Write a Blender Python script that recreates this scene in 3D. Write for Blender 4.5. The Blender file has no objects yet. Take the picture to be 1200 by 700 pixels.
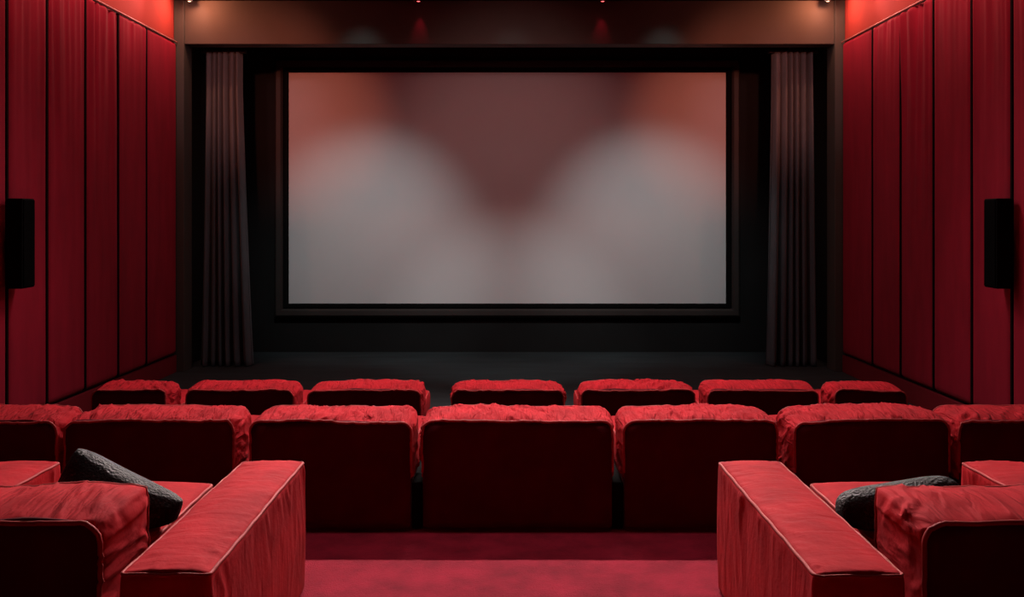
import bpy, bmesh, math, random
from mathutils import Vector, noise, Matrix, Euler

R = math.radians
C = bpy.context.scene.collection
scene = bpy.context.scene
scene.view_settings.view_transform = 'Standard'
scene.view_settings.look = 'None'

EYE = 2.035          # camera height over the lowest floor
HW = 4.425           # half width of the room
TIER2, TIER3 = 0.29, 0.58

# ------------------------------------------------------------------ materials
def mat(name, base, rough=0.8, sheen=0.0, sheen_tint=(1, 1, 1), sheen_rough=0.4, spec=0.3,
        var=0.0, var_scale=3.0, var_stretch=(1, 1, 1), bump=0.0, bump_scale=200.0, dark=None, metallic=0.0,
        emit=None, emit_str=0.0, bump_dist=0.002, crease=None, crease_dist=0.012):
    m = bpy.data.materials.new(name)
    m.use_nodes = True
    nt = m.node_tree
    b = nt.nodes['Principled BSDF']
    b.inputs['Base Color'].default_value = (*base, 1)
    b.inputs['Roughness'].default_value = rough
    b.inputs['Metallic'].default_value = metallic
    b.inputs['Specular IOR Level'].default_value = spec
    b.inputs['Sheen Weight'].default_value = sheen
    b.inputs['Sheen Tint'].default_value = (*sheen_tint, 1)
    b.inputs['Sheen Roughness'].default_value = sheen_rough
    if emit:
        b.inputs['Emission Color'].default_value = (*emit, 1)
        b.inputs['Emission Strength'].default_value = emit_str
    tc = nt.nodes.new('ShaderNodeTexCoord')
    if var > 0:
        mp = nt.nodes.new('ShaderNodeMapping')
        mp.inputs['Scale'].default_value = var_stretch
        nt.links.new(tc.outputs['Object'], mp.inputs['Vector'])
        n = nt.nodes.new('ShaderNodeTexNoise')
        n.inputs['Scale'].default_value = var_scale
        n.inputs['Detail'].default_value = 5
        n.inputs['Roughness'].default_value = 0.6
        nt.links.new(mp.outputs['Vector'], n.inputs['Vector'])
        cr = nt.nodes.new('ShaderNodeValToRGB')
        d = dark if dark else tuple(c * (1 - var) for c in base)
        l = tuple(min(1, c * (1 + var)) for c in base)
        cr.color_ramp.elements[0].position = 0.32
        cr.color_ramp.elements[0].color = (*d, 1)
        cr.color_ramp.elements[1].position = 0.68
        cr.color_ramp.elements[1].color = (*l, 1)
        nt.links.new(n.outputs['Fac'], cr.inputs['Fac'])
        nt.links.new(cr.outputs['Color'], b.inputs['Base Color'])
    if bump > 0:
        n2 = nt.nodes.new('ShaderNodeTexNoise')
        n2.inputs['Scale'].default_value = bump_scale
        n2.inputs['Detail'].default_value = 3
        nt.links.new(tc.outputs['Object'], n2.inputs['Vector'])
        bp = nt.nodes.new('ShaderNodeBump')
        bp.inputs['Strength'].default_value = bump
        bp.inputs['Distance'].default_value = bump_dist
        nt.links.new(n2.outputs['Fac'], bp.inputs['Height'])
        if crease:
            mp2 = nt.nodes.new('ShaderNodeMapping')
            mp2.inputs['Rotation'].default_value = (0, 0, R(14))
            mp2.inputs['Scale'].default_value = crease
            nt.links.new(tc.outputs['Object'], mp2.inputs['Vector'])
            n3 = nt.nodes.new('ShaderNodeTexNoise')
            n3.inputs['Scale'].default_value = 1.0
            n3.inputs['Detail'].default_value = 2.5
            n3.inputs['Distortion'].default_value = 0.7
            nt.links.new(mp2.outputs['Vector'], n3.inputs['Vector'])
            b3 = nt.nodes.new('ShaderNodeBump')
            b3.inputs['Strength'].default_value = 1.0
            b3.inputs['Distance'].default_value = crease_dist
            nt.links.new(n3.outputs['Fac'], b3.inputs['Height'])
            nt.links.new(b3.outputs['Normal'], bp.inputs['Normal'])
        nt.links.new(bp.outputs['Normal'], b.inputs['Normal'])
    return m

M = {}
VELVET = dict(base=(0.46, 0.0145, 0.023), rough=0.8, sheen=0.04, sheen_tint=(1, .38, .38), sheen_rough=0.3,
              spec=0.07, var=0.20, var_scale=7, bump=0.4, bump_scale=70, bump_dist=0.003)
M['velvet'] = mat('red_velvet', **VELVET)
M['velvet_back_cushion'] = mat('red_velvet_gathered', crease=(30, 7, 11), crease_dist=0.034, **VELVET)
M['velvet_near_cushion'] = mat('red_velvet_soft_folds', crease=(20, 5, 8), crease_dist=0.022, **VELVET)
M['velvet_arm'] = mat('red_velvet_armrest', crease=(4, 15, 4), crease_dist=0.006, **VELVET)
M['velvet_back'] = mat('red_velvet_back', (0.085, 0.0008, 0.006), 0.85, 0.05, (1, .3, .3), 0.4, 0.15,
                       var=0.15, var_scale=4, bump=0.3, bump_scale=120)  # same velvet, darkened for the shade on chair backs and bases
M['piping'] = mat('red_piping', (0.46, 0.05, 0.05), 0.65, 0.1, (1, .6, .55), 0.3, 0.2, bump=0.3, bump_scale=300)  # pinker than the velvet: the light it catches is put into the colour
M['wall_fabric'] = mat('wall_fabric', (0.34, 0.012, 0.032), 0.75, 0.05, (1, .3, .3), 0.4, 0.12,
                       var=0.14, var_scale=2.0, var_stretch=(3, 3, .6), bump=0.25, bump_scale=220)
M['wall_band'] = mat('wall_band', (0.33, 0.036, 0.026), 0.8, 0.0, (1, .4, .4), 0.4, 0.15, var=0.08, var_scale=1.5)
M['plinth'] = mat('plinth_red', (0.22, 0.007, 0.017), 0.75, 0.05, (1, .3, .3), 0.4, 0.2, var=0.1, var_scale=2)
M['cord'] = mat('panel_cord', (0.75, 0.26, 0.22), 0.5, spec=0.4, var=0.05)
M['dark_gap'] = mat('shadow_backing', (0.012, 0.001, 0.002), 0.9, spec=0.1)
M['carpet'] = mat('red_carpet', (0.225, 0.008, 0.024), 0.95, 0.07, (1, .4, .4), 0.5, 0.1,
                  var=0.30, var_scale=6, bump=0.9, bump_scale=160, bump_dist=0.006)
M['stage_floor'] = mat('charcoal_floor', (0.034, 0.044, 0.048), 0.75, spec=0.25, var=0.25, var_scale=2.5,
                       var_stretch=(.4, 2, 1), bump=0.4, bump_scale=150)
M['black_wall'] = mat('black_wall', (0.010, 0.010, 0.010), 0.8, spec=0.2, var=0.15, var_scale=1.5)
M['taupe'] = mat('proscenium_taupe', (0.080, 0.072, 0.060), 0.6, spec=0.25, var=0.08, var_scale=1.2)
M['ceiling'] = mat('ceiling_black', (0.012, 0.010, 0.010), 0.9, spec=0.1, var=0.1)
M['curtain'] = mat('charcoal_curtain', (0.095, 0.104, 0.112), 0.8, 0.10, (1, .9, .9), 0.5, 0.2, var=0.15,
                   var_scale=6, var_stretch=(1, 1, .3), bump=0.3, bump_scale=250)
M['screen'] = mat('screen_fabric', (0.62, 0.62, 0.62), 0.85, spec=0.15, bump=0.05, bump_scale=400, var=0.01)
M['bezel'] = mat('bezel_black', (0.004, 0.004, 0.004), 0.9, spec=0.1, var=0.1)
M['moulding'] = mat('frame_moulding', (0.030, 0.024, 0.022), 0.55, spec=0.35, var=0.1)
M['speaker'] = mat('speaker_black', (0.002, 0.002, 0.002), 0.8, spec=0.08, var=0.1)
M['grille'] = mat('speaker_grille', (0.0015, 0.0015, 0.0015), 0.9, spec=0.04, bump=0.6, bump_scale=500, var=0.1)
M['pillow'] = mat('charcoal_chenille', (0.004, 0.005, 0.0055), 0.55, 0.04, (.8, .85, .9), 0.4, 0.25,
                  var=0.6, var_scale=38, bump=1.0, bump_scale=110, bump_dist=0.012)
M['fixture'] = mat('fixture_black', (0.02, 0.018, 0.018), 0.4, spec=0.4, metallic=0.6, var=0.05)
M['lens_warm'] = mat('lens_warm', (0.8, 0.6, 0.5), 0.4, emit=(1, .55, .35), emit_str=6, var=0.01)
M['lens_red'] = mat('lens_red', (0.8, 0.1, 0.1), 0.4, emit=(1, .10, .10), emit_str=5, var=0.01)

# ------------------------------------------------------------------ helpers
def obj(name, bm, m, parent=None, smooth=True, normals=True):
    if normals:
        bmesh.ops.recalc_face_normals(bm, faces=bm.faces)
    me = bpy.data.meshes.new(name)
    bm.to_mesh(me); bm.free()
    if smooth:
        for p in me.polygons: p.use_smooth = True
    me.materials.append(m)
    o = bpy.data.objects.new(name, me)
    C.objects.link(o)
    if parent: o.parent = parent
    return o

def thing(name, label, cat, loc=(0, 0, 0), rotz=0, group=None):
    o = bpy.data.objects.new(name, None)
    o.empty_display_size = 0.1
    C.objects.link(o)
    o.location = loc; o.rotation_euler = (0, 0, rotz)
    o['label'] = label; o['category'] = cat
    if group: o['group'] = group
    return o

def tag(o, label, cat, group=None):
    o['label'] = label; o['category'] = cat
    if group: o['group'] = group
    return o

def add_box(bm, x0, x1, y0, y1, z0, z1, bevel=0.0):
    v = [bm.verts.new((x, y, z)) for z in (z0, z1) for y in (y0, y1) for x in (x0, x1)]
    fs = [(0, 1, 3, 2), (4, 6, 7, 5), (0, 4, 5, 1), (2, 3, 7, 6), (0, 2, 6, 4), (1, 5, 7, 3)]
    faces = [bm.faces.new([v[i] for i in f]) for f in fs]
    if bevel > 0:
        es = list({e for f in faces for e in f.edges})
        bmesh.ops.bevel(bm, geom=es, offset=bevel, segments=3, profile=0.5, affect='EDGES')
    return bm

def box(name, m, x0, x1, y0, y1, z0, z1, bevel=0.0, parent=None, kind=None):
    bm = add_box(bmesh.new(), x0, x1, y0, y1, z0, z1, bevel)
    o = obj(name, bm, m, parent, smooth=False)
    if kind: o['kind'] = kind
    return o

def tube(bm, pts, r, closed=False, seg=8):
    n = len(pts)
    rings = []
    up = Vector((0, 0, 1))
    prev = None
    for i, p in enumerate(pts):
        if closed:
            t = pts[(i + 1) % n] - pts[i - 1]
        else:
            t = pts[min(i + 1, n - 1)] - pts[max(i - 1, 0)]
        t.normalize()
        if prev is None:
            a = t.cross(up if abs(t.z) < .9 else Vector((1, 0, 0)))
        else:
            a = prev - t * prev.dot(t)
        a.normalize(); prev = a.copy()
        b = t.cross(a)
        rings.append([bm.verts.new(p + r * (math.cos(2 * math.pi * k / seg) * a + math.sin(2 * math.pi * k / seg) * b))
                      for k in range(seg)])
    for i in range(n if closed else n - 1):
        A, B = rings[i], rings[(i + 1) % n]
        off = 0
        if closed and i == n - 1:
            off = min(range(seg), key=lambda k: (A[0].co - B[k].co).length)
        for k in range(seg):
            bm.faces.new((A[k], A[(k + 1) % seg], B[(k + 1 + off) % seg], B[(k + off) % seg]))
    if not closed:
        bm.faces.new(rings[0]); bm.faces.new(rings[-1])
    return bm

def nz(x, y, z=0.0):
    return noise.noise(Vector((x, y, z)))

def profile(w, z0, z1, Rt, Rb, step=0.014):
    """closed outline (x, z, nx, nz) of a rounded rectangle of half width w, counter-clockwise from bottom centre"""
    pts = []
    def line(x0, za, x1, zb, nx, nzv):
        L = math.hypot(x1 - x0, zb - za); k = max(1, int(L / step))
        for i in range(k):
            t = i / k
            pts.append((x0 + (x1 - x0) * t, za + (zb - za) * t, nx, nzv))
    def arc(cx, cz, r, a0, a1):
        k = max(4, int(abs(a1 - a0) * r / step * 1.3))
        for i in range(k):
            a = a0 + (a1 - a0) * i / k
            pts.append((cx + r * math.cos(a), cz + r * math.sin(a), math.cos(a), math.sin(a)))
    H = math.pi / 2
    line(0, z0, w - Rb, z0, 0, -1)
    arc(w - Rb, z0 + Rb, Rb, -H, 0)
    line(w, z0 + Rb, w, z1 - Rt, 1, 0)
    arc(w - Rt, z1 - Rt, Rt, 0, H)
    line(w - Rt, z1, -w + Rt, z1, 0, 1)
    arc(-w + Rt, z1 - Rt, Rt, H, 2 * H)
    line(-w, z1 - Rt, -w, z0 + Rb, -1, 0)
    arc(-w + Rb, z0 + Rb, Rb, 2 * H, 3 * H)
    line(-w + Rb, z0, 0, z0, 0, -1)
    return pts

def folds(s, t, seed, f=17.0):
    """gathered-velvet folds: s along the seam (m), t 0..1 from seam to seam"""
    warp = 0.10 * nz(s * 2.5 + seed, t * 1.5, seed) + .16 * (t - .5) * math.sin(seed * 1.3) + .05 * nz(s * 7, t * 3, seed + 2)
    u = s + warp
    env = .35 + .9 * max(0, nz(u * 2.3 + 11, t * .8, seed * .9) + .35)
    a = nz(u * f, t * 1.1 + seed * .7, seed * 1.7)
    b = nz(u * f * 2.1, t * 2.6 + 5, seed * 2.3)
    ridge = max(0.0, 1 - abs(a) * 4.2)
    return env * (0.85 * ridge * ridge + 0.45 * a + .35 * b)

def cushion(w, y0, y1, z0, z1, Rt, Rb, bulge, wr, seed, cap=0.02, step=0.014, layers=22, lean=0.0, zrise=0.0,
            sag=0.016, sharp=0.0, crown=0.010):
    """block of upholstery running from y0 (rear seam) to y1 (front seam); returns bmesh, seam point lists"""
    bm = bmesh.new()
    P = profile(w, z0, z1, Rt, Rb, step)
    n = len(P)
    def pos(i, t, ins=0.0):
        x, z, nx, nzv = P[i]
        up = max(0.0, min(1.0, (z - z0) / (z1 - z0)))
        e = math.sin(math.pi * t) ** 0.6
        d = bulge * e * (1.0 if nzv > .1 else (.75 if sharp == 0 else .4)) if nzv > -.2 else 0
        s = x if nzv > .5 else (z + 3 * (1 if nx > 0 else -1) * 1.1)
        edge = max(math.exp(-t * 5), math.exp(-(1 - t) * 5))
        wmask = (0.35 + 0.75 * edge) * math.sin(math.pi * (t * .992 + .004)) ** .35
        if nzv < -.5: wmask = 0
        d += wr * wmask * folds(s, t, seed) - ins
        if nzv > .02 and abs(nx) > .02:
            d += t ** .7 * sharp * Rt * (1 / max(abs(nx), nzv) - 1)
        y = y0 + (y1 - y0) * t
        sg = (sag * nz(x * 2.1 + seed * 3, seed, t * .8) + sag * .5 * nz(x * 6, seed, t * 2) + crown * (1 - (x / w) ** 4) * t) * up
        px, pz = x + nx * d, z + nzv * d + sg + zrise * t * up
        # pinch towards the lower end of the sides
        return Vector((px, y + lean * up, pz))
    rings = []
    # rear cap rings
    cxz = Vector((0, 0, (z0 + z1) / 2))
    def capring(t, k, K, sign):
        out = []
        f = k / K
        yb = sign * (cap if sign > 0 else min(cap, .004)) * (1 - f * f)
        for i in range(n):
            p = pos(i, t)
            q = Vector((p.x * f, p.y + yb, cxz.z + (p.z - cxz.z) * f))
            out.append(bm.verts.new(q))
        return out
    K = 7
    for k in range(1, K): rings.append(capring(0, k, K, -1))
    for j in range(layers + 1):
        t = j / layers
        t = t * t * (3 - 2 * t) * .5 + t * .5
        rings.append([bm.verts.new(pos(i, t)) for i in range(n)])
    for k in range(K - 1, 0, -1): rings.append(capring(1, k, K, 1))
    for a, b in zip(rings, rings[1:]):
        for i in range(n):
            bm.faces.new((a[i], a[(i + 1) % n], b[(i + 1) % n], b[i]))
    bm.faces.new(rings[0][::-1]); bm.faces.new(rings[-1])
    seam0 = [pos(i, 0) for i in range(n)]
    seam1 = [pos(i, 1) for i in range(n)]
    return bm, seam0, seam1

def open_seam(seam, zmin):
    """the part of a closed seam above zmin, as an open path"""
    n = len(seam)
    idx = [i for i in range(n) if seam[i].z > zmin]
    start = next(i for i in idx if seam[i - 1].z <= zmin)
    return [seam[(start + k) % n] for k in range(len(idx))]

def top_block(x0, x1, y0, y1, z0, z1, seed, r=0.018, bulge=0.016, wr=0.006, step=0.014, side_wr=0.004, head=0.0):
    """arm-like block: crisp seam round the top, soft crown, gathered sides"""
    bm = bmesh.new()
    nx_ = max(8, int((x1 - x0) / step)); ny_ = max(8, int((y1 - y0) / step)); nz_ = max(8, int((z1 - z0) / (step * 1.6)))
    def sp(k, n):  # denser towards the ends
        t = k / n
        return .5 - .5 * math.cos(math.pi * t) if n < 12 else .6 * t + .4 * (.5 - .5 * math.cos(math.pi * t))
    X = [x0 + (x1 - x0) * sp(k, nx_) for k in range(nx_ + 1)]
    Y = [y0 + (y1 - y0) * sp(k, ny_) for k in range(ny_ + 1)]
    Z = [z0 + (z1 - z0) * sp(k, nz_) for k in range(nz_ + 1)]
    cache = {}
    def V(i, j, k):
        key = (i, j, k)
        if key in cache: return cache[key]
        p = Vector((X[i], Y[j], Z[k]))
        u = (p.x - x0) / (x1 - x0); v = (p.y - y0) / (y1 - y0); w = (p.z - z0) / (z1 - z0)
        q = Vector((min(max(p.x, x0 + r), x1 - r), min(max(p.y, y0 + r), y1 - r), min(max(p.z, z0 + r), z1 - r)))
        d = p - q
        if d.length > 1e-6:
            o = q + d.normalized() * r
        else:
            o = p
        if k == nz_:
            ed = min(u, 1 - u) * (x1 - x0)
            edv = min(v, 1 - v) * (y1 - y0)
            m = min(1, ed / .03) * min(1, edv / .03)
            c = (math.sin(math.pi * min(1, max(0, u))) ** .7) * (math.sin(math.pi * min(1, max(0, v))) ** .25)
            g = .22 + 1.3 * math.exp(-ed / .028) + .5 * math.exp(-edv / .04)
            o.z += bulge * c + wr * m * g * folds(p.y if ed < edv * .6 else p.x * 1.0, u * 1.3, seed, 15)
        if i in (0, nx_) and k < nz_:
            s = -1 if i == 0 else 1
            m = min(1, (1 - w) / .05) * min(1, w / .05) * min(1, v / .03) * min(1, (1 - v) / .03)
            o.x += s * side_wr * m * (1.9 * math.exp(-(1 - w) * 5) + .35) * folds(p.y, (1 - w) * .8, seed + 4, 15)
            o.x += s * .006 * math.sin(math.pi * w)
        o.z += .006 * nz(p.y * 2.0 + seed, p.x * 2, seed) * w
        vv = bm.verts.new(o); cache[key] = vv
        return vv
    for i in range(nx_):
        for j in range(ny_):
            bm.faces.new((V(i, j, nz_), V(i + 1, j, nz_), V(i + 1, j + 1, nz_), V(i, j + 1, nz_)))
            bm.faces.new((V(i, j, 0), V(i, j + 1, 0), V(i + 1, j + 1, 0), V(i + 1, j, 0)))
    for i in range(nx_):
        for k in range(nz_):
            bm.faces.new((V(i, 0, k), V(i + 1, 0, k), V(i + 1, 0, k + 1), V(i, 0, k + 1)))
            bm.faces.new((V(i, ny_, k), V(i, ny_, k + 1), V(i + 1, ny_, k + 1), V(i + 1, ny_, k)))
    for j in range(ny_):
        for k in range(nz_):
            bm.faces.new((V(0, j, k), V(0, j, k + 1), V(0, j + 1, k + 1), V(0, j + 1, k)))
            bm.faces.new((V(nx_, j, k), V(nx_, j + 1, k), V(nx_, j + 1, k + 1), V(nx_, j, k + 1)))
    # seam path round the top
    path = []
    e = r * .25
    def add(xa, ya, xb, yb, k):
        for t in range(k):
            f = t / k
            x, y = xa + (xb - xa) * f, ya + (yb - ya) * f
            path.append(Vector((x, y, z1 - e + .006 * nz(y * 2.0 + seed, x * 2, seed) + .0012 * math.sin(y * 40 + x * 50))))
    cr = r * 1.1
    def corner(cx, cy, a0):
        for t in range(5):
            a = a0 + math.pi / 2 * t / 5
            x, y = cx + (cr - e) * math.cos(a), cy + (cr - e) * math.sin(a)
            path.append(Vector((x, y, z1 - e + .006 * nz(y * 2.0 + seed, x * 2, seed))))
    add(x0 + cr, y0 + e, x1 - cr, y0 + e, 14); corner(x1 - cr, y0 + cr, -math.pi / 2)
    add(x1 - e, y0 + cr, x1 - e, y1 - cr, 50); corner(x1 - cr, y1 - cr, 0)
    add(x1 - cr, y1 - e, x0 + cr, y1 - e, 14); corner(x0 + cr, y1 - cr, math.pi / 2)
    add(x0 + e, y1 - cr, x0 + e, y0 + cr, 50); corner(x0 + cr, y0 + cr, math.pi)
    return bm, path

# ------------------------------------------------------------------ setting
Y0, YP, YB = -2.0, 11.7, 13.4        # rear of room, proscenium plane, wall behind the screen
CE = 4.90
box('floor', M['stage_floor'], -HW, HW, 6.2, YB, -.1, 0, kind='structure')

def tier(name, yfront, z, yrear):
    bm = bmesh.new()
    prof = [(yrear, -.1), (yrear, z)]
    r = .022
    N = 60
    xs = [-HW + 2 * HW * i / N for i in range(N + 1)]
    rows = []
    for x in xs:
        wv = .006 * nz(x * 2.3, z * 5)
        row = [bm.verts.new((x, yrear, -.1)), bm.verts.new((x, yrear, z))]
        for a in range(7):
            t = a / 6 * math.pi / 2
            row.append(bm.verts.new((x, yfront + wv - r + r * math.sin(t), z - r + r * math.cos(t))))
        row.append(bm.verts.new((x, yfront + wv - .004, -.1)))
        rows.append(row)
    for a, b in zip(rows, rows[1:]):
        for k in range(len(a) - 1):
            bm.faces.new((a[k], a[k + 1], b[k + 1], b[k]))
        bm.faces.new((a[-1], a[0], b[0], b[-1]))
    bm.faces.new(rows[0]); bm.faces.new(rows[-1][::-1])
    o = obj(name, bm, M['carpet'], smooth=False)
    o['kind'] = 'structure'
    return o
tier('floor_tier_middle', 6.20, TIER2, 3.8)
tier('floor_tier_rear', 3.78, TIER3, Y0)

box('ceiling', M['ceiling'], -HW - .2, HW + .2, Y0, YP + .3, CE, CE + .1, kind='structure')
box('ceiling_stage', M['ceiling'], -HW - .2, HW + .2, YP + .3, YB + .2, 4.62, 4.72, kind='structure')
box('wall_rear', M['plinth'], -HW - .2, HW + .2, Y0 - .15, Y0, -.1, CE, kind='structure')
box('wall_screen', M['black_wall'], -HW - .2, HW + .2, YB, YB + .15, -.1, 4.62, kind='structure')
for s, nm in ((-1, 'left'), (1, 'right')):
    a, b = sorted((s * HW, s * (HW + .15)))
    box('wall_' + nm, M['wall_band'], a, b, Y0, YP, -.1, CE, kind='structure')
    box('wall_%s_stage' % nm, M['black_wall'], a, b, YP, YB, -.1, 4.62, kind='structure')
    # proscenium pillar
    a, b = sorted((s * (HW - .002), s * (HW - .135)))
    box('trim_pillar_' + nm, M['taupe'], a, b, YP - .02, YP + .28, 0, CE, .006, kind='structure')
    # plinth below the padded panels, fixed against the wall
    a, b = sorted((s * HW, s * (HW - .045)))
    box('baseboard_' + nm, M['plinth'], a, b, 6.22, YP - .03, 0, .225, .008, kind='structure')
    # backing coloured dark for the shadow line under the band and in the panel seams
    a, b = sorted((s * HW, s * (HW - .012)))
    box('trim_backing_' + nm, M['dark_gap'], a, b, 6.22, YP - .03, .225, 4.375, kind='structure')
box('trim_header', M['taupe'], -HW + .135, HW - .135, YP, YP + .24, 4.325, CE, .006, kind='structure')
box('trim_header_soffit', M['black_wall'], -HW + .135, HW - .135, YP + .24, YP + .3, 4.36, CE, kind='structure')

# ------------------------------------------------------------------ padded wall panels
DIV = [YP - .035, 10.70, 9.93, 9.16, 8.40, 7.73, 6.98]
ordw = ['first', 'second', 'third', 'fourth', 'fifth', 'sixth']
def wall_panel(s, k):
    ya, yb = DIV[k + 1] + .010, DIV[k] - .010
    z0, z1 = .245, 4.33
    bm = bmesh.new()
    ny, nzn = 40, 150
    heavy = {0: .10, 1: .55, 2: 1.5, 3: .8, 4: 1.2, 5: 1.0}[k]
    if s > 0: heavy = {0: .10, 1: .6, 2: 1.7, 3: .35, 4: .9, 5: 1.0}[k]
    if s < 0: heavy = {0: .12, 1: .45, 2: 1.6, 3: 1.0, 4: .8, 5: 1.0}[k]
    seed = k * 7.3 + (50 if s > 0 else 0)
    grid = []
    for i in range(nzn + 1):
        w = i / nzn
        w = 1 - (1 - w) ** 1.25
        row = []
        for j in range(ny + 1):
            v = j / ny
            v2 = .5 - .5 * math.cos(math.pi * v)
            v = .5 * v + .5 * v2
            y = ya + (yb - ya) * v; z = z0 + (z1 - z0) * w
            ed = min(v, 1 - v) * (yb - ya); ez = min(w, 1 - w) * (z1 - z0)
            th = .040 * (1 - (1 - min(1, ed / .055)) ** 2) ** .5 * (1 - (1 - min(1, ez / .05)) ** 2) ** .5
            dz = z1 - z
            decay = math.exp(-dz / (.55 + .5 * heavy))
            wy = y + .05 * nz(y * 3, z * .6, seed)
            f = nz(wy * 12.5, z * .22, seed) * 1.5 + .5 * nz(wy * 21, z * .35, seed + 3)
            msk = min(1, ed / .05)
            th += .024 * heavy * decay * f * msk * min(1, dz / .08 + .3)
            th += .004 * nz(y * 2.2, z * .9, seed + 9) * msk
            row.append(bm.verts.new((s * (HW - .014 - th), y, z)))
        grid.append(row)
    for a, b in zip(grid, grid[1:]):
        for j in range(ny):
            bm.faces.new((a[j], a[j + 1], b[j + 1], b[j]))
    # flat back
    outer = grid[0] + [r[-1] for r in grid[1:]] + grid[-1][-2::-1] + [r[0] for r in grid[-2:0:-1]]
    bm.faces.new(outer)
    o = obj('wall_panel', bm, M['wall_fabric'])
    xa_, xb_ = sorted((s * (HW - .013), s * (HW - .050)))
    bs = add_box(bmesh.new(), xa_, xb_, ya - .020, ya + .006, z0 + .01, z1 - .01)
    obj('edge_strip', bs, M['dark_gap'], o, smooth=False)  # dark strip laid in as the shadow of the panel seam
    side = 'left' if s < 0 else 'right'
    extra = {0: 'smooth ', 1: '', 2: 'gathered ', 3: '', 4: '', 5: ''}[k]
    if k == 0:
        lab = f'smooth padded red fabric panel on the {side} wall, next to the stage pillar'
    elif k == 2:
        lab = f'padded red fabric panel with deep gathers at its top, third from the stage on the {side} wall'
    elif k == 4:
        lab = f'padded red fabric panel behind the black speaker on the {side} wall'
    elif k == 5:
        lab = f'padded red fabric panel cut by the photo edge, on the {side} wall'
    else:
        lab = f'padded red fabric panel, {ordw[k]} from the stage on the {side} wall'
    tag(o, lab, 'wall panel', f'padded panels on the {side} wall')
for s in (-1, 1):
    for k in range(6): wall_panel(s, k)

# red cord trim along the panel tops, its colour lightened as a highlight
for s, nm in ((-1, 'left'), (1, 'right')):
    bm = tube(bmesh.new(), [Vector((s * (HW - .055), y, 4.338)) for y in (6.98, 8.5, 10, YP - .04)], .010)
    o = obj('trim_panel_cord_' + nm, bm, M['cord']); o['kind'] = 'structure'

# ------------------------------------------------------------------ wall speakers
def wall_speaker(s):
    side = 'left' if s < 0 else 'right'
    t = thing('wall_speaker', f'flat black wall speaker mounted on the {side} red padded wall', 'speaker',
              (s * 4.27, 7.74, 1.81), -s * R(4), 'wall speakers')
    bm = add_box(bmesh.new(), -.07, .07, -.115, .115, -.39, .39, .010)
    obj('cabinet', bm, M['speaker'], t, smooth=False)
    bm = add_box(bmesh.new(), *(sorted((-s * .078, -s * .0705))), -.102, .102, -.376, .376, .003)
    obj('grille', bm, M['grille'], t, smooth=False)
    bm = add_box(bmesh.new(), *(sorted((s * .0705, s * .095))), -.06, .06, -.10, .10, .004)
    obj('bracket', bm, M['speaker'], t, smooth=False)
wall_speaker(-1); wall_speaker(1)

# ------------------------------------------------------------------ projection screen
sc = thing('projection_screen', 'large blank white projection screen in a dark moulded frame on the black wall',
           'screen', (-.032, 13.3, 0))
sx0, sx1, sz0, sz1 = -3.283, 3.283, .742, 4.215
def frame_bm(x0, x1, z0, z1, w, ya, yb, bev):
    """rectangular frame ring with mitred corners; (x0..z1) is the OUTER size"""
    bm = bmesh.new()
    pr = [(0, yb), (0, ya + bev), (bev, ya), (w - bev, ya), (w, ya + bev), (w, yb)]
    rings = []
    for (i, y) in pr:
        rings.append([bm.verts.new(p) for p in ((x0 + i, y, z0 + i), (x1 - i, y, z0 + i), (x1 - i, y, z1 - i), (x0 + i, y, z1 - i))])
    n = len(rings)
    for a in range(n):
        A, B = rings[a], rings[(a + 1) % n]
        for k in range(4):
            bm.faces.new((A[k], A[(k + 1) % 4], B[(k + 1) % 4], B[k]))
    return bm
obj('screen_surface', add_box(bmesh.new(), sx0 - .01, sx1 + .01, .02, .05, sz0 - .01, sz1 + .01), M['screen'], sc, smooth=False)
obj('bezel', frame_bm(sx0 - .065, sx1 + .065, sz0 - .065, sz1 + .065, .065, -.03, .05, .008), M['bezel'], sc, smooth=False)
obj('frame', frame_bm(sx0 - .205, sx1 + .205, sz0 - .20, sz1 + .19, .125, -.045, .098, .03), M['moulding'], sc, smooth=False)

# ------------------------------------------------------------------ curtains
def curtain(s, xt0, xt1, xb0, xb1, seed):
    side = 'left' if s < 0 else 'right'
    t = thing('stage_curtain', f'charcoal pleated curtain hanging at the {side} side of the screen', 'curtain',
              ((xb0 + xb1) / 2, 12.15, 0), 0, 'stage curtains')
    cx = (xb0 + xb1) / 2
    bm = bmesh.new()
    NU, NV = 240, 60
    rnd = random.Random(seed)
    ph = [rnd.uniform(-.25, .25) for _ in range(12)]
    grid = []
    for j in range(NV + 1):
        w = j / NV
        z = .012 + (4.29 - .012) * w
        row = []
        low = (1 - w)
        for i in range(NU + 1):
            u = i / NU
            xa = xb0 + (xt0 - xb0) * min(1, w * 1.15) ** .8; xb = xb1 + (xt1 - xb1) * min(1, w * 1.15) ** .8
            uu = u + .022 * math.sin(u * 9 + seed) * (1 - .4 * w)
            amp = .075 + .03 * low + .02 * nz(u * 4, w * 1.5, seed)
            a = uu * 2 * math.pi * 6.5 + .5 * nz(u * 5, w * .8, seed)
            y = amp * math.sin(a) + .012 * math.sin(a * 2.3 + 1 + 2 * w)
            x = xa + (xb - xa) * u + .016 * math.cos(a)
            row.append(bm.verts.new((x - cx, y, z)))
        grid.append(row)
    for a, b in zip(grid, grid[1:]):
        for i in range(NU):
            bm.faces.new((a[i], a[i + 1], b[i + 1], b[i]))
    o = obj('fabric', bm, M['curtain'], t, normals=False)
    md = o.modifiers.new('thick', 'SOLIDIFY'); md.thickness = .006
    obj('curtain_track', add_box(bmesh.new(), xt0 - cx - .05, xt1 - cx + .05, -.03, .03, 4.285, 4.325, .004), M['fixture'], t, smooth=False)
    obj('track_bracket', add_box(bmesh.new(), -.04, .04, -.015, .015, 4.325, 4.62), M['fixture'], t, smooth=False)
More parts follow.
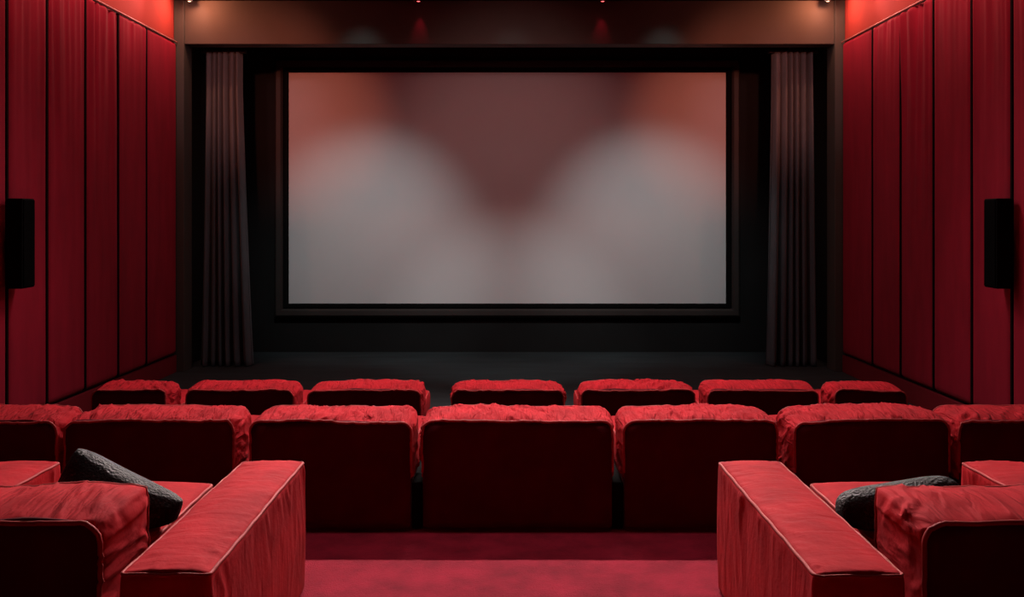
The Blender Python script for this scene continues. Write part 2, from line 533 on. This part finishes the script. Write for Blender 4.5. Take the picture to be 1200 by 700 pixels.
curtain(-1, -4.17, -3.66, -4.25, -3.52, 3)
curtain(1, 3.60, 4.18, 3.53, 4.23, 8)

# ------------------------------------------------------------------ armchairs
SD = 1.04     # overall depth of a chair

def chair(name, label, group, xa, xb, yr, zf, seed, arms=(), wr=.011, step=.014, zt=.605, gap=0):
    """xa..xb: the rear panel's extent; yr: rear plane; arms: list of (x0, x1) in room coordinates"""
    cx = (xa + xb) / 2; w = (xb - xa) / 2
    t = thing(name, label, 'armchair' if arms else 'chair', (cx, yr, zf), 0, group)
    # rear panel
    bm, s0, s1 = cushion(w + .001, .036, .052, .015, zt - .001, .056, .02, 0, 0, seed, cap=.005, step=step * 1.4, layers=3, sag=.016)
    obj('back_panel', bm, M['velvet_back'], t)
    # back cushion, gathered between two seams
    bm, s0, s1 = cushion(w + .004, .05, .36, .25, zt, .060, .06, .018, wr, seed, cap=.03, step=step, layers=26, zrise=.008,
                         sharp=.75 if arms else 0.0, crown=.004 if arms else .014)
    b = obj('backrest', bm, M['velvet_near_cushion' if arms else 'velvet_back_cushion'], t)
    p = open_seam(s0, .315)
    bm = tube(bmesh.new(), [v + Vector((0, -.010, .002)) for v in p], .0075)
    tube(bm, [v for v in open_seam(s1, .315)], .0065)
    obj('piping', bm, M['piping'], b)
    # base and seat cushion
    add = .004
    bm = add_box(bmesh.new(), -w + .012, w - .012, .052, SD - .06, .012, .235, .015)
    obj('base', bm, M['velvet_back'], t, smooth=False)
    bm, path = top_block(-w + .004, w - .004, .30, SD, .237, .418, seed + 2, r=.03, bulge=.022, wr=.005, step=.024)
    st = obj('seat_cushion', bm, M['velvet'], t)
    bm = tube(bmesh.new(), path, .0055, closed=True)
    obj('piping', bm, M['piping'], st)
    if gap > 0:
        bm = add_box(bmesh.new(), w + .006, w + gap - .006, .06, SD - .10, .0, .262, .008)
        obj('side_panel', bm, M['bezel'], t, smooth=False)  # black block added so the gap between chairs reads as shade
    for (a0, a1) in arms:
        bm, path = top_block(a0 - cx, a1 - cx, -.06, SD, .0, .500, seed + a0, r=.016, bulge=.018, wr=.012,
                             step=.011, side_wr=.0055)
        am = obj('armrest', bm, M['velvet_arm'], t)
        bm = tube(bmesh.new(), path, .0052, closed=True)
        obj('piping', bm, M['piping'], am)
    return t

row1 = [(-3.44, -2.84), (-2.66, -1.79), (-1.655, -.74), (-.469, .44), (.60, 1.52), (1.64, 2.54), (2.69, 3.27)]
lab1 = ['narrow red velvet chair at the left end of the row nearest the screen',
        'second chair from the left in the row nearest the screen, red velvet',
        'third chair from the left in the row nearest the screen, left of the gap',
        'middle red velvet chair of the row nearest the screen',
        'red velvet chair just right of the middle one in the row nearest the screen',
        'second chair from the right in the row nearest the screen, red velvet',
        'narrow red velvet chair at the right end of the row nearest the screen']
for i, (a, b) in enumerate(row1):
    chair('cinema_chair', lab1[i], 'cinema chairs in the row nearest the screen', a, b, 7.27, 0, 11 + i * 3.1, wr=.042, step=.012,
          gap=(row1[i + 1][0] - b if i in (0, 1, 4, 5) else 0))

row2 = [(-3.42, -2.53), (-2.471, -1.542), (-1.438, -.552), (-.481, .570), (.642, 1.486), (1.594, 2.445), (2.51, 3.40)]
lab2 = ['red velvet chair of the middle row cut by the left photo edge',
        'red velvet chair in the middle row, behind the left black cushion as seen',
        'red velvet chair in the middle row, just left of its widest centre chair',
        'widest red velvet chair at the centre of the middle row',
        'red velvet chair in the middle row, just right of its widest centre chair',
        'red velvet chair in the middle row, directly beyond the right black cushion',
        'red velvet chair of the middle row cut by the right photo edge']
lab2[1] = 'red velvet chair in the middle row, directly beyond the left black cushion'
for i, (a, b) in enumerate(row2):
    chair('cinema_chair', lab2[i], 'cinema chairs in the middle row', a, b, 4.90, TIER2, 41 + i * 2.7, wr=.036, step=.011,
          gap=(row2[i + 1][0] - b if i < 6 else 0))

g3 = 'armchairs in the nearest row'
chair('cinema_armchair', 'nearest red velvet armchair at lower left with wide square armrests', g3,
      -1.745, -1.145, 2.43, TIER3, 77.3, arms=((-1.045, -.800), (-2.0, -1.753)), wr=.028, step=.0085, zt=.600)
chair('cinema_armchair', 'nearest red velvet armchair at lower right with wide square armrests', g3,
      1.16, 1.745, 2.43, TIER3, 91.9, arms=((.815, 1.06), (1.765, 2.01)), wr=.028, step=.0085, zt=.600)

# ------------------------------------------------------------------ cushions
def pillow(label, loc, rot, hw, hh, th, seed, lim):
    bm = bmesh.new()
    N = 46
    def P(u, v, s):
        e = max(0.0, (1 - u * u) * (1 - v * v))
        cr = 1 - (.07 if seed == 2 else .16) * (u * v) ** 4
        x = hw * u * (1 - .05 * (1 - v * v)) * cr; z = hh * v * (1 - .05 * (1 - u * u)) * cr
        y = s * th * e ** .36
        y += s * .010 * e ** .3 * nz(u * 2.5 + seed, v * 2.5, s) * 1.5
        y += s * .003 * e ** .2 * nz(u * 17, v * 17 + seed, s * 3)
        return Vector((x, y, z))
    def sp(k): return math.sin((k / N - .5) * math.pi)
    front = {}; 
    for s in (-1, 1):
        for i in range(N + 1):
            for j in range(N + 1):
                if s == 1 and (i in (0, N) or j in (0, N)):
                    front[(s, i, j)] = front[(-1, i, j)]
                else:
                    front[(s, i, j)] = bm.verts.new(P(sp(i), sp(j), s))
    for s in (-1, 1):
        for i in range(N):
            for j in range(N):
                bm.faces.new([front[(s, a, b)] for a, b in ((i, j), (i + 1, j), (i + 1, j + 1), (i, j + 1))])
    E = Euler(rot).to_matrix()
    L = Vector(loc)
    x0, x1, ymin, zmin = lim
    for v in bm.verts:
        p = E @ v.co + L
        if p.z < zmin: p.z = zmin + .12 * (zmin - p.z) * 0 + .002 * nz(p.x * 20, p.y * 20)
        if p.y < ymin: p.y = ymin + .002 * nz(p.x * 20, p.z * 20)
        if p.x < x0: p.x = x0
        if p.x > x1: p.x = x1
        v.co = p - L
    o = obj('throw_pillow', bm, M['pillow'])
    o.location = loc
    tag(o, label, 'cushion', 'dark throw pillows')
    return o
pillow('black textured throw pillow tipped upright on the lower left armchair', (-1.34, 2.945, TIER3 + .437), (R(-8), R(24), R(-6)), .215, .19, .105, 2,
       (-1.735, -1.060, 2.825, TIER3 + .447))
pillow('black textured throw pillow slumped low on the lower right armchair', (1.315, 2.945, TIER3 + .415), (R(-12), R(-7), R(6)), .225, .165, .105, 6,
       (1.080, 1.745, 2.825, TIER3 + .447))

# ------------------------------------------------------------------ downlights
def downlight(label, x, y, kind, colour):
    t = thing('ceiling_downlight', label, 'light', (x, y, CE), 0, 'ceiling downlights by the header')
    bm = bmesh.new()
    seg = 28
    prof = [(.034, 0), (.040, -.045), (.044, -.062), (.036, -.066), (.030, -.050)]
    rings = [[bm.verts.new((r * math.cos(2 * math.pi * k / seg), r * math.sin(2 * math.pi * k / seg), z)) for k in range(seg)] for r, z in prof]
    for a, b in zip(rings, rings[1:]):
        for k in range(seg): bm.faces.new((a[k], a[(k + 1) % seg], b[(k + 1) % seg], b[k]))
    bm.faces.new(rings[0])
    obj('housing', bm, M['fixture'], t)
    bm = bmesh.new()
    bmesh.ops.create_uvsphere(bm, u_segments=20, v_segments=10, radius=.028)
    for v in bm.verts: v.co.z = v.co.z * .5 - .050
    obj('bulb', bm, M[colour], t)
downlight('warm downlight in the ceiling corner by the left pillar', -4.15, 11.50, 'w', 'lens_warm')
downlight('red downlight above the header, left of centre', -1.18, 11.50, 'r', 'lens_red')
downlight('red downlight above the header, right of centre', 1.21, 11.50, 'r', 'lens_red')
downlight('warm downlight in the ceiling corner by the right pillar', 4.13, 11.50, 'w', 'lens_warm')

# ------------------------------------------------------------------ lights
def aim(o, target):
    d = Vector(target) - o.location
    o.rotation_euler = d.to_track_quat('-Z', 'Y').to_euler()
def spot(name, loc, target, power, col, angle, blend=1.0, size=.05):
    l = bpy.data.lights.new(name, 'SPOT'); l.energy = power; l.color = col
    l.spot_size = R(angle); l.spot_blend = blend; l.shadow_soft_size = size
    o = bpy.data.objects.new(name, l); C.objects.link(o); o.location = loc; aim(o, target)
    return o
def area(name, loc, target, power, col, sx, sy, spread=180):
    l = bpy.data.lights.new(name, 'AREA'); l.shape = 'RECTANGLE'; l.size = sx; l.size_y = sy
    l.energy = power; l.color = col; l.spread = R(spread)
    o = bpy.data.objects.new(name, l); C.objects.link(o); o.location = loc; aim(o, target)
    return o

# over the seats, from the screen side
area('seat_light', (0, 8.9, 4.86), (0, 6.0, 0.3), 215, (1, .80, .76), 5.0, .5, 105)
area('seat_light_far', (0, 8.7, 4.86), (0, 2.4, .9), 115, (1, .80, .76), 4.0, .4, 52)
area('aisle_light', (0, 5.15, 4.86), (0, 4.2, .3), 10, (1, .80, .76), 3.0, .2, 60)  # unseen fill, added to lift the floor strip behind the middle row
# wash down the side walls
for s in (-1, 1):
    area('wall_wash', (s * 3.98, 9.2, 4.87), (s * 4.5, 9.2, 4.4), 29, (1, .48, .40), 4.8, .12, 140)
    spot('corner_spot', (s * 4.12, 11.40, 4.84), (s * 4.6, 11.3, 4.6), 16, (1, .50, .34), 150, 1.0, .03)
    spot('header_spot', (s * 4.12, 11.30, 4.86), (s * 3.7, 11.8, 4.5), 36, (1, .30, .16), 150, 1.0, .03)
    spot('wall_soft', (-s * 1.5, 8.6, 4.8), (s * 4.4, 9.7, 1.5), 140, (1, .8, .85), 95, 1.0, .3)  # unseen soft fill, added to lift the padded panels
    spot('panel_rake', (s * 4.18, 11.1, 4.82), (s * 4.42, 9.0, 3.9), 26, (1, .40, .34), 60, 1.0, .02)  # unseen raking spots, added to bring out the panel folds
    spot('panel_rake', (s * 4.10, 8.9, 4.85), (s * 4.42, 7.6, 4.1), 8, (1, .40, .34), 80, 1.0, .02)
# red accents
for x in (-1.18, 1.21):
    spot('red_accent', (x, 11.59, 4.84), (x, 11.72, 4.3), 5.5, (1, .02, .06), 40, 1.0, .015)
# cool scallops low on the header
for x, p in ((-1.95, 11.0), (0.03, 3.5), (2.05, 11.0)):
    spot('header_scallop', (x, 10.95, 4.86), (x, 11.72, 4.12), p, (.70, .95, 1), 50, 1.0, .12)
# lights trained on the screen
for x in (-2.15, 2.11):
    spot('screen_wash', (x, 8.6, 4.80), (x, 13.3, 1.40), 350, (.95, 1, 1), 44, 1.0, .10)
spot('screen_low', (0, 8.6, 4.80), (0, 13.3, -.5), 300, (.93, 1, 1), 42, .9, .10)  # unseen fill, added for the low middle of the screen
for s in (-1, 1):
    spot('screen_red', (s * 3.0, 7.6, 4.60), (s * 3.2, 13.3, 3.55), 400, (1, .24, .15), 33, 1.0, .08)
    spot('curtain_light', (s * 3.7, 8.2, 4.78), (s * 3.9, 12.1, 3.7), 90, (1, .50, .54), 34, 1.0, .08)  # unseen fill, added to lift the curtain tops
spot('screen_fill', (0, 7.5, 4.55), (0, 13.3, 2.6), 175, (1, .50, .48), 52, .9, .3)

w = bpy.data.worlds.new('world'); scene.world = w; w.use_nodes = True
w.node_tree.nodes['Background'].inputs['Color'].default_value = (.35, .10, .10, 1)
w.node_tree.nodes['Background'].inputs['Strength'].default_value = .02

# ------------------------------------------------------------------ camera
cd = bpy.data.cameras.new('camera')
cd.sensor_width = 36; cd.sensor_fit = 'HORIZONTAL'
cd.lens = 36 * 1039 / 1200
cd.shift_x = 3 / 1200; cd.shift_y = -95 / 1200
cam = bpy.data.objects.new('camera', cd); C.objects.link(cam)
cam.location = (0, 0, EYE); cam.rotation_euler = (R(90), 0, 0)
scene.camera = cam
